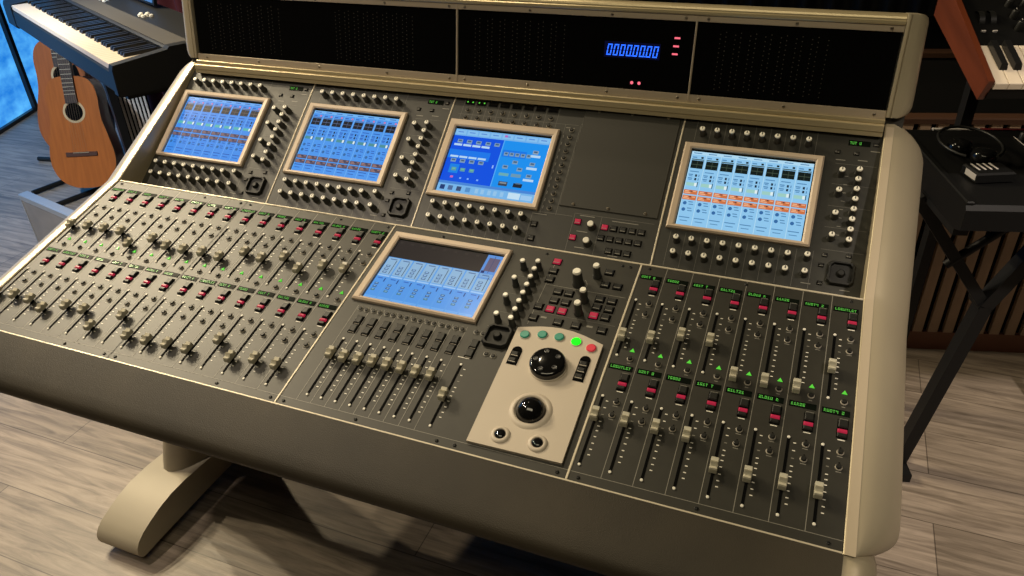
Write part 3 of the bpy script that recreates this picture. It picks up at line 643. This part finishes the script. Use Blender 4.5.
def post(x0, s):
    q = MB(); rings = []
    def P(x): return x0 + s * x
    n = 8; out = []
    # outline in (x, v): inner edge straight, outer side rounded at bottom, small round at top
    for wd, dz in ((0, 0),):
        pass
    for v, wmax in [(-.0080, .014), (-.0070, .021), (-.0045, .0255), (.0, .0285), (.006, .0300), (.02, .0300), (.09, .0275), (.112, .0270), (.118, .0255), (.1212, .0215), (.1222, .015)]:
        ring = [(P(0), v, -.042), (P(0), v, .0052), (P(.0012), v, .0062), (P(.004), v, .0062), (P(.0046), v, .0044), (P(.0050), v, .0044), (P(.0056), v, .0062), (P(min(.0140, wmax - .0004)), v, .0062)]
        for k in range(1, 7):
            t = pi / 2 * k / 6; ring.append((P(min(.0140, wmax - .0004) + (wmax - min(.0140, wmax - .0004)) * sin(t)), v, .0062 - .018 * (1 - cos(t))))
        ring.append((P(wmax), v, -.042)); rings.append(ring)
    q.loft(rings, CHAMP); o = q.obj('end_post', mb); md = o.modifiers.new('es', 'EDGE_SPLIT'); md.split_angle = radians(45); return o
post(.2752, 1); post(-.8840, -1)

# ---------------- stand: foot and column at each end
STANDP = mat('stand_paint', (0.39, 0.345, 0.26), 0.5, 0.1, 0.4, noise=(9, 0.05, (1, 1, 1)))
def foot(x0, x1):
    prof = [(.07, .024), (.0665, .034), (.068, .046), (.076, .058), (.092, .069), (.112, .077), (.14, .086), (.175, .0925), (.22, .0930), (.30, .086), (.46, .075), (.62, .062), (.66, .05), (.665, .03), (.65, .022), (.45, .022), (.25, .022), (.12, .020), (.085, .018), (.075, .019)]
    b = MB(); b.prism(prof, 0, x0, x1, STANDP, True)
    o = b.obj('stand_foot', con, -ROOT); md = o.modifiers.new('es', 'EDGE_SPLIT'); md.split_angle = radians(40)
    for y in (.16, .56): q = MB(); q.lathe((x0 + x1) / 2, y, [(.025, 0), (.025, .012), (.014, .022)], BLACK, 16); q.obj('levelling_pad', con, -ROOT)
    rings = []; cx = (x0 + x1) / 2
    for z, yc, rx, ry in ((.070, .345, .0525, .128), (.10, .345, .0515, .120), (.15, .348, .049, .105), (.30, .355, .046, .085), (.575, .36, .044, .076)):
        rings.append([(cx + rx * cos(t * pi / 12), yc + ry * sin(t * pi / 12), z) for t in range(24)])
    q = MB(); q.loft(rings, STANDP); q.obj('stand_column', con, -ROOT)
foot(-1.003, -.897); foot(.20, .306)
b = MB(); b.box(-.93, .23, .325, .375, .30, .40, CHASS); b.obj('stand_crossbar', con, -ROOT)

# ------------------------------------------------------------------ stage piano on the left
IV = mat('key_ivory', (0.70, 0.60, 0.47), 0.35); EB = mat('key_ebony', (0.010, 0.010, 0.010), 0.3); PIANO = mat('piano_black', (0.006, 0.007, 0.008), 0.5, 0, 0.25); FELT = mat('piano_grey_strip', (0.05, 0.046, 0.040), 0.6)
def keys(par, n, pitch, x0, ln, bl, z, drop, start=0, ivory=IV):
    # white keys run along +x from x0 with fronts at y=0; one mesh per key
    wm = MB(); wm.box(.0004, pitch - .0004, 0, ln, -drop, z, ivory, .0008); wm = fix(wm.mesh('white_key'))
    bm_ = MB(); bw = pitch * .58
    bm_.loft([[(-bw / 2, ln - bl, z - .002), (bw / 2, ln - bl, z - .002), (bw / 2, ln, z - .002), (-bw / 2, ln, z - .002)], [(-bw * .4, ln - bl + .004, z + .0085), (bw * .4, ln - bl + .004, z + .0085), (bw * .4, ln, z + .009), (-bw * .4, ln, z + .009)]], EB, smooth=False); bm_ = fix(bm_.mesh('black_key'))
    for i in range(n):
        put('white_key', wm, par, (x0 + i * pitch, 0, 0))
        if (i + start) % 7 not in (2, 6) and i < n - 1: put('black_key', bm_, par, (x0 + (i + 1) * pitch, 0, 0))
pa = math.atan2(-.459, .888)
# local x points from the far end towards the near (right) end, y to the back
pt = thing('stage_piano', 'black stage piano with ivory keys standing left of the mixing console', 'keyboard', (-1.301, .691, 0), pa)
b = MB(); Lp = 1.10
prof = [(-.004, .729), (-.002, .771), (.002, .775), (.125, .775), (.126, .803), (.132, .806), (.300, .806), (.312, .790), (.315, .735), (.305, .722), (.0, .722)]
b.prism(prof, 0, -Lp, -.0225, PIANO)
sd = [(-.006, .722), (-.004, .780), (.0, .7905), (.126, .803), (.132, .809), (.300, .809), (.314, .792), (.317, .735), (.305, .718), (.0, .718)]
b.prism(sd, 0, -.0225, .004, PIANO); b.prism(sd, 0, -Lp - .02, -1.01, PIANO)
b.obj('body', pt)
q = MB(); q.box(-1.0, -.024, .134, .190, .8055, .8075, FELT); q.obj('grey_strip', pt)
kh = bpy.data.objects.new('keybed', None)
b = MB(); b.box(-1.0, -.0235, .0015, .123, .7745, .7770, BLACK); kb = b.obj('keybed', pt)
keys(kb, 52, .0188, -1.0005, .123, .080, .7905, -.777, start=5)
for k in range(10): q = MB(); q.lathe(0, 0, [(.006, 0), (.006, .005), (.004, .0065)], TICK, 12); q.obj('control_button', pt, ((-.385, -.402, -.419, -.392, -.412, -.430, -.72, -.74, -.76, -.75)[k], (.225, .218, .226, .206, .203, .212, .20, .215, .20, .222)[k], .806))
tb = thing('tablet', 'dark tablet with a blue screen leaning at the back of the stage piano', 'tablet', (-1.301, .691, 0), pa)
b = MB(); b.bar((-.62, .274, .8125), (-.62, .302, .955), .26, .009, PIANO, (0, 1, 0)); b.obj('case', tb)
b = MB(); b.bar((-.62, .2690, .820), (-.62, .2955, .947), .24, .002, em('tablet_blue', (70, 120, 175)), (0, 1, 0)); b.obj('lit_screen', tb)
# X-stand for the piano
BLKM = mat('stand_black_metal', (0.006, 0.006, 0.006), 0.5, 0.0, 0.25)
xs_ = thing('keyboard_stand', 'black metal stand carrying the stage piano', 'stand', (-1.301, .691, 0), pa)
for x in (-1.08, -.045): q = MB(); q.box(x - .014, x + .014, .205, .233, .022, .702, BLKM, .003); q.obj('leg', xs_)
q = MB(); q.box(-1.066, -.059, .21, .228, .675, .700, BLKM, .003); q.obj('cross_bar', xs_)
for x in (-1.08, -.045): q = MB(); q.bar((x, .02, .710), (x, .25, .710), .035, .016, BLKM); q.obj('support_arm', xs_); q = MB(); q.bar((x, .10, .011), (x, .29, .011), .03, .022, BLKM); q.obj('floor_bar', xs_)

# ------------------------------------------------------------------ guitars and rack
TOPW = mat('guitar_top', (0.33, 0.098, 0.022), 0.28, noise=(6, 0.16, (14, 1, 1)), coat=0.3); SIDEW = mat('guitar_side', (0.055, 0.016, 0.010), 0.3, coat=0.3); TOPW2 = mat('guitar_top_amber', (0.30, 0.085, 0.02), 0.3, noise=(6, 0.16, (14, 1, 1)), coat=0.3)
NECK = mat('fretboard', (0.030, 0.016, 0.010), 0.45); FRET = mat('fret_metal', (0.55, 0.48, 0.36), 0.3, 0.7); PURF = mat('binding', (0.52, 0.36, 0.20), 0.4); ROSE = mat('rosette', (0.45, 0.33, 0.18), 0.4); BRW = mat('bridge_wood', (0.06, 0.022, 0.012), 0.4); STRG = mat('string', (0.30, 0.2, 0.12), 0.3, 0.4)
def catmull(pts, n=6):
    out = []; N = len(pts)
    for i in range(N):
        p0, p1, p2, p3 = pts[(i - 1) % N], pts[i], pts[(i + 1) % N], pts[(i + 2) % N]
        for k in range(n):
            t = k / n; out.append(tuple(.5 * (2 * p1[j] + (p2[j] - p0[j]) * t + (2 * p0[j] - 5 * p1[j] + 4 * p2[j] - p3[j]) * t * t + (3 * p1[j] - p0[j] - 3 * p2[j] + p3[j]) * t ** 3) for j in (0, 1)))
    return out
def guitar(loc, yaw, lean, label, topm, steel=False, sc=1.0):
    g = thing('acoustic_guitar', label, 'guitar', loc); g.rotation_euler = (pi / 2 - radians(lean), 0, radians(yaw)); g.scale = (sc, sc, sc)   # local x right, y up the body, z out of the front
    half = [(.0, .0), (.055, .008), (.098, .036), (.121, .085), (.123, .135), (.112, .195), (.0985, .250), (.0945, .300), (.0960, .350), (.086, .392), (.060, .418), (.022, .426)]
    out = catmull([(x, y) for x, y in half] + [(-x, y) for x, y in half[::-1][:-1]])
    n = len(out); D = .078
    b = MB(); b.add([(x, y, 0) for x, y in out], [tuple(range(n))], topm)
    b.loft([[(x, y, z) for x, y in out] for z in (0.0, -.004)], PURF, False, True, False); b.loft([[(x, y, z) for x, y in out] for z in (-.004, -D)], SIDEW, True, True, False); b.add([(x, y, -D) for x, y in out], [tuple(range(n))[::-1]], SIDEW)
    b.obj('body', g)
    b = MB(); hx, hy = 0, .293
    b.lathe(hx, hy, [(.0335, .0005), (.0335, .0009), (.0420, .0009), (.0420, .0004)], ROSE, 32, False, False); b.lathe(hx, hy, [(.0330, .0006), (.0330, .0008)], SLOT, 32); b.obj('sound_hole', g)
    b = MB(); b.box(-.060, .060, .124, .141, 0, .005, BRW, .001); b.box(-.030, .030, .137, .140, .005, .008, FRET); b.obj('bridge', g)
    b = MB(); b.prism([(-.022, .325), (.022, .325), (.0185, .83), (-.0185, .83)], 2, .002, .008, NECK)
    for k in range(1, 19):
        y = .139 + .62 * 2 ** (-k / 12) if 0 else .76 - .62 * (1 - 2 ** (-k / 12)); 
        if y > .335: b.box(-.021, .021, y - .0012, y + .0012, .008, .0092, FRET)
    b.obj('fretboard', g)
    b = MB(); b.prism([(-.019, .42), (.019, .42), (.017, .83), (-.017, .83)], 2, -.016, .002, BRW); b.prism([(-.020, .83), (.020, .83), (.030, .96), (-.030, .96)], 2, -.018, -.004, BRW)
    b.obj('neck', g)
    for sx in (-1, 1):
        for k in range(3): q = MB(); q.box(sx * .030 - .003, sx * .030 + .003, .862 + .03 * k, .870 + .03 * k, -.015, -.007, FRET); q.box(sx * .036 - .005, sx * .036 + .005, .859 + .03 * k, .873 + .03 * k, -.015, -.007, IV, .001); q.obj('tuning_peg', g)
    for k in range(6): q = MB(); x = -.016 + .0064 * k; q.bar((x * 1.5, .138, .0085), (x, .84, .0105), .0004, .0004, STRG, (0, 0, 1)); q.obj('string', g)
    if steel:
        b = MB(); b.prism(catmull([(.030, .30), (.050, .33), (.062, .29), (.055, .23), (.035, .235)]), 2, .0002, .0016, SLOT); b.obj('pickguard', g)
    return g
guitar((-2.418, 1.360, .05), 25, 17, 'classical guitar with round rosette and dark bridge, in front of the other guitar', TOPW)
guitar((-2.56, 1.47, .13), 25, 17, 'second acoustic guitar half hidden behind the classical guitar', TOPW2, True, 1.06)
RACKM = mat('rack_board', (0.16, 0.14, 0.125), 0.6, noise=(12, 0.15, (1, 1, 1))); ALU = mat('rack_edge_metal', (0.42, 0.42, 0.42), 0.3, 0.7)
gr = thing('low_board', 'low grey board with a metal top edge standing on the floor left of the console', 'board', (-2.015, .905, 0), math.atan2(-.067, .291))
b = MB(); b.box(-.150, .32, -.014, .014, 0.0, .232, RACKM); b.obj('end_board', gr)
b = MB(); b.box(-.152, .322, -.016, .016, .232, .252, ALU, .003); b.box(-.152, -.146, -.016, .016, 0, .232, ALU); b.obj('edge_trim', gr)['label'] = 'metal edge strip'
gs = thing('guitar_stand', 'black guitar stand with rods on the floor under the two guitars', 'guitar stand', (-2.55, 1.45, 0))
O = Vector((-2.55, 1.45, 0))
for p, q in (((-2.495, 1.262, .011), (-2.42, 1.58, .011)), ((-2.690, 1.315, .011), (-2.60, 1.76, .011)), ((-2.994, 1.60, .011), (-2.63, 1.66, .011))):
    b = MB(); b.tube([Vector(p) - O, Vector(q) - O], .010, BLACK, 10); b.obj('floor_rod', gs)
b = MB(); b.tube([Vector((-2.60, 1.75, .012)) - O, Vector((-2.62, 1.82, .75)) - O], .012, BLACK, 10); b.obj('upright', gs)

# ------------------------------------------------------------------ curtain and slatted blind behind the piano
CURT = mat('red_curtain', (0.095, 0.012, 0.014), 0.85); BCURT = mat('black_curtain', (0.008, 0.008, 0.009), 0.85)
def curtain(name, p, q, z0, z1, m, label, folds, amp):
    p = Vector((*p, 0)); q = Vector((*q, 0)); d = q - p; nrm = Vector((-d.y, d.x, 0)).normalized(); N = folds * 8
    top = [p + d * (i / N) + nrm * amp * sin(i * pi / 4) for i in range(N + 1)]
    b = MB(); ring0 = [(v.x, v.y, z0) for v in top] + [(v.x + nrm.x * .006, v.y + nrm.y * .006, z0) for v in top[::-1]]
    b.loft([ring0, [(x, y, z1) for x, y, z in ring0]], m); return tag(b.obj(name), label, 'curtain')
curtain('stage_curtain', (-2.75, 2.02), (-1.55, 2.15), .012, 2.55, CURT, 'dark red curtain hanging behind the stage piano', 13, .028)
curtain('backdrop_curtain', (-1.9, 3.15), (2.55, 3.15), .012, 2.55, BCURT, 'black backdrop curtain across the room behind the console', 40, .04)
SLW = mat('blind_white', (0.60, 0.55, 0.5), 0.5)
bl = thing('slatted_screen', 'white vertical slatted screen between the guitars and the red curtain', 'screen', (-2.475, 1.65, 0), math.atan2(.07, .09))
for k in range(9):
    q = MB(); q.box(-.012 + .0150 * k, -.012 + .0150 * k + .0080, -.004, .004, .02, .62, SLW); q.obj('slat', bl)
q = MB(); q.box(-.016, .123, -.006, .010, 0.0, .02, SLW); q.box(-.016, .123, -.006, .010, .62, .64, SLW); q.box(-.014, .121, .0042, .008, .02, .62, SLOT); q.obj('frame', bl)

# ------------------------------------------------------------------ right side: slatted counter, dark sideboard, synths
ROT = .26; LX = Vector((cos(ROT), sin(ROT), 0)); LY = Vector((-sin(ROT), cos(ROT), 0))
SLAT = mat('slat_wood', (0.36, 0.245, 0.155), 0.55, noise=(5, 0.25, (3, 3, 1))); BASEW = mat('base_wood', (0.16, 0.060, 0.030), 0.5); TOPWD = mat('counter_wood', (0.075, 0.036, 0.020), 0.45, 0, 0.3)
ct = thing('slatted_counter', 'low counter faced with brown vertical wood slats behind the keyboard stand', 'counter', (.519, 1.324, 0), ROT)
b = MB(); b.box(-.45, 1.3, .012, .030, .055, .622, SLOT); b.obj('carcass', ct)
b = MB(); b.box(-.45, 1.3, .0, .060, 0, .055, BASEW); b.obj('plinth', ct)['label'] = 'reddish wood plinth'
b = MB(); b.box(-.46, 1.31, -.008, .030, .622, .636, TOPWD, .003); b.obj('counter_top', ct)
sm_ = MB(); sm_.box(0, .0235, 0, .012, .055, .622, SLAT, .002); sm_ = fix(sm_.mesh('slat'))
for k in range(46): put('slat', sm_, ct, (-.448 + .0378 * k, 0, 0))
sb = thing('dark_sideboard', 'dark cabinet with a brown wood edge standing behind the slatted counter', 'cabinet', (.5, 1.80, 0), ROT)
b = MB(); b.box(-.5, 1.2, 0, .4, 0, .655, mat('sideboard_dark', (0.022, 0.022, 0.022), 0.5)); b.obj('body', sb)
b = MB(); b.box(-.51, 1.21, -.015, .02, .646, .662, TOPWD, .004); b.box(-.51, 1.21, .02, .41, .655, .661, SLOT); b.obj('top', sb)

# black keyboard lying on its stand
ls = thing('black_synthesizer', 'black keyboard with knobs on an X stand right of the console', 'keyboard', (.432, .685, 0), ROT)
SYN = mat('synth_black', (0.005, 0.005, 0.005), 0.5, 0, 0.18); SYNW = mat('synth_mark', (0.45, 0.42, 0.40), 0.4); SYNR = mat('synth_red', (0.10, 0.012, 0.014), 0.4)
b = MB(); Ls = .80
b.prism([(0, .655), (0, .690), (.006, .698), (.30, .700), (.318, .705), (.335, .700), (.335, .650), (.02, .648)], 0, 0, Ls, SYN); b.obj('body', ls)
b = MB(); b.box(0, .012, .004, .33, .6985, .7035, SYN, .002); b.obj('end_cap', ls); b = MB(); b.box(Ls - .012, Ls, .004, .33, .6985, .7035, SYN, .002); b.obj('end_cap', ls)
b = MB(); b.box(.055, .140, .322, .330, .7035, .7062, SYNW); b.obj('white_stripe', ls); b = MB(); b.box(.142, Ls - .02, .322, .331, .7035, .7060, SYNR); b.obj('red_stripe', ls)
for k in range(12):
    q = MB(); q.lathe(0, 0, [(.008, 0), (.0075, .012), (.005, .014)], BLACK, 12); q.obj('knob', ls, (.20 + .022 * (k % 6), .285 - .03 * (k // 6), .7012))
b = MB(); b.box(.19, .1915, .05, .30, .7005, .7012, SYNW); b.obj('panel_line', ls)
st = thing('folding_keyboard_stand', 'black folding stand carrying the black keyboard right of the console', 'stand', (.432, .685, 0), ROT)
def lw(p): v = Vector(p) - Vector((.432, .685, 0)); return Vector((v.dot(LX), v.dot(LY), v.z))
J = (.156, .15, .425)
b = MB(); b.bar(J, (.092, .15, .012), .024, .030, BLKM, (0, 1, 0)); b.bar((.255, .15, .642), J, .024, .030, BLKM, (0, 1, 0)); b.obj('leg', st)
b = MB(); b.bar((-.012, .155, .642), J, .020, .022, BLKM, (0, 1, 0)); b.obj('side_arm', st)
b = MB(); b.tube([(.0665, .149, .508), (.160, .149, .598)], .0085, BLKM, 10); b.obj('brace', st)
b = MB(); b.lathe(0, 0, [(.014, 0), (.014, .05)], BLKM, 12); b.obj('pivot', st, (J[0], .135, J[2]), (-pi / 2, 0, 0))
for x in (.012, .255):
    q = MB(); q.bar((x, .02, .642), (x, .32, .642), .024, .012, BLKM); q.obj('support_arm', st)
q = MB(); q.bar((.092, .10, .011), (.092, .22, .011), .03, .020, BLKM); q.obj('floor_bar', st)

# wood-ended synthesizer above it
M0 = Vector((.403, .648, .9)); DV = Vector((-.258 * .934, .9337 * .9667, .3456)).normalized(); DV = (LY * .9384 + Vector((0, 0, .3456))).normalized()
tilt = math.atan2(.3456, .9384)
ms = thing('wood_ended_synthesizer', 'analogue synthesizer with reddish wooden ends tilted above the black keyboard', 'synthesizer', M0); ms.rotation_euler = Matrix.Rotation(ROT, 4, 'Z').to_3x3().__matmul__(Matrix.Rotation(tilt, 3, 'X')).to_euler()
MAHO = mat('mahogany_end', (0.115, 0.026, 0.009), 0.4, noise=(5, 0.2, (8, 1, 8)), coat=0.2)
end = [(.0, .0), (.004, -.033), (.238, -.046), (.262, -.004), (.225, .058), (.212, .060), (.115, .006), (.0, .003)]
end = [(.0, .0), (.006, -.033), (.241, -.047), (.252, -.012), (.215, .012), (.0, .003)]
Lm = .62
for x0 in (0, Lm - .012): b = MB(); b.prism(end, 0, x0, x0 + .0085, MAHO); b.obj('wooden_end', ms)
b = MB(); b.prism([(.002, -.028), (.002, -.012), (.094, -.012), (.096, -.004), (.205, .004), (.24, -.018), (.236, -.042)], 0, .0085, Lm - .012, SYN); b.obj('body', ms)
b = MB(); b.box(.0095, Lm - .013, .002, .092, -.0125, -.0105, BLACK); kb2 = b.obj('keybed', ms); keys(kb2, 31, .0188, .0100, .090, .060, -.001, .0105, start=0)
for x in (.026, .042): q = MB(); q.lathe(0, 0, [(.017, -.004), (.017, .004)], BLACK, 20); q.obj('mod_wheel', ms, (x + .004, .158, -.008), (0, pi / 2, 0)); q = MB(); q.box(x - .003, x + .003, .121, .123, .0, .0026, SYNW); q.obj('white_mark', ms)
for k in range(24):
    q = MB(); q.lathe(0, 0, [(.006, -.002), (.0055, .011), (.004, .013)], BLACK, 12); q.quad(-.0005, .001, .0005, .005, .0133, SYNW); q.obj('knob', ms, (.078 + .022 * (k // 3), .130 + .028 * (k % 3), .0006))
ss = MB()
st2 = thing('upper_keyboard_tier', 'black upper tier arms holding the wood-ended synthesizer', 'stand', (.432, .685, 0), ROT)
for x in (.12, .48):
    q = MB(); q.bar((x, .355, .012), (x, .355, .935), .025, .02, BLKM, (1, 0, 0)); q.bar((x, .36, .94), (x, .02, .858), .025, .018, BLKM, (1, 0, 0)); q.obj('tier_arm', st2)

# headphones and small device on the black keyboard
hp = thing('headphones', 'black headphones with thin headband lying on the black keyboard', 'headphones', Vector((.432, .685, .7035)) + LX * .075 + LY * .205, ROT)
for x, y in ((-.012, .012), (.012, -.030)):
    b = MB(); b.lathe(0, 0, [(.017, 0), (.020, .003), (.0205, .011), (.017, .018), (.011, .020), (.002, .021)], BLACKG, 24); b.obj('ear_cup', hp, (x, y, 0))
b = MB(); b.tube([(.050 * cos(t), .062 * sin(t) + .005, .020 + .006 * sin(t)) for t in [radians(-60 + 15 * k) for k in range(21)]], .0028, BLACK, 8); b.obj('headband', hp)
dv_ = thing('effects_unit', 'small black unit with white striped labels beside the headphones', 'effects unit', Vector((.432, .685, .7015)) + LX * .066 + LY * .105, ROT + .15)
b = MB(); b.box(-.028, .036, -.020, .026, 0, .016, SYN, .003); b.obj('case', dv_)
b = MB(); b.box(-.0285, -.0275, -.016, .014, .003, .013, SYNW); b.obj('end_label', dv_)['label'] = 'white label'
for k in range(4): q = MB(); q.box(-.018 + .010 * k, -.015 + .010 * k, -.004, .022, .016, .0166, SYNW); q.obj('stripe', dv_)
cb = MB(); rnd = random.Random(5); pts = [(.03 + .030 * cos(t * .9) + rnd.uniform(-.006, .006), .030 * sin(t * 1.1) + rnd.uniform(-.006, .006), .006 + .006 * (t % 3)) for t in range(26)]
cb.tube(pts, .0035, mat('cable_red', (0.16, 0.03, 0.03), 0.4), 6)
tag(cb.obj('patch_cable', None, Vector((.432, .685, .7015)) + LX * .150 + LY * .110, (0, 0, ROT)), 'tangled reddish cable lying beside the small black unit', 'cable')
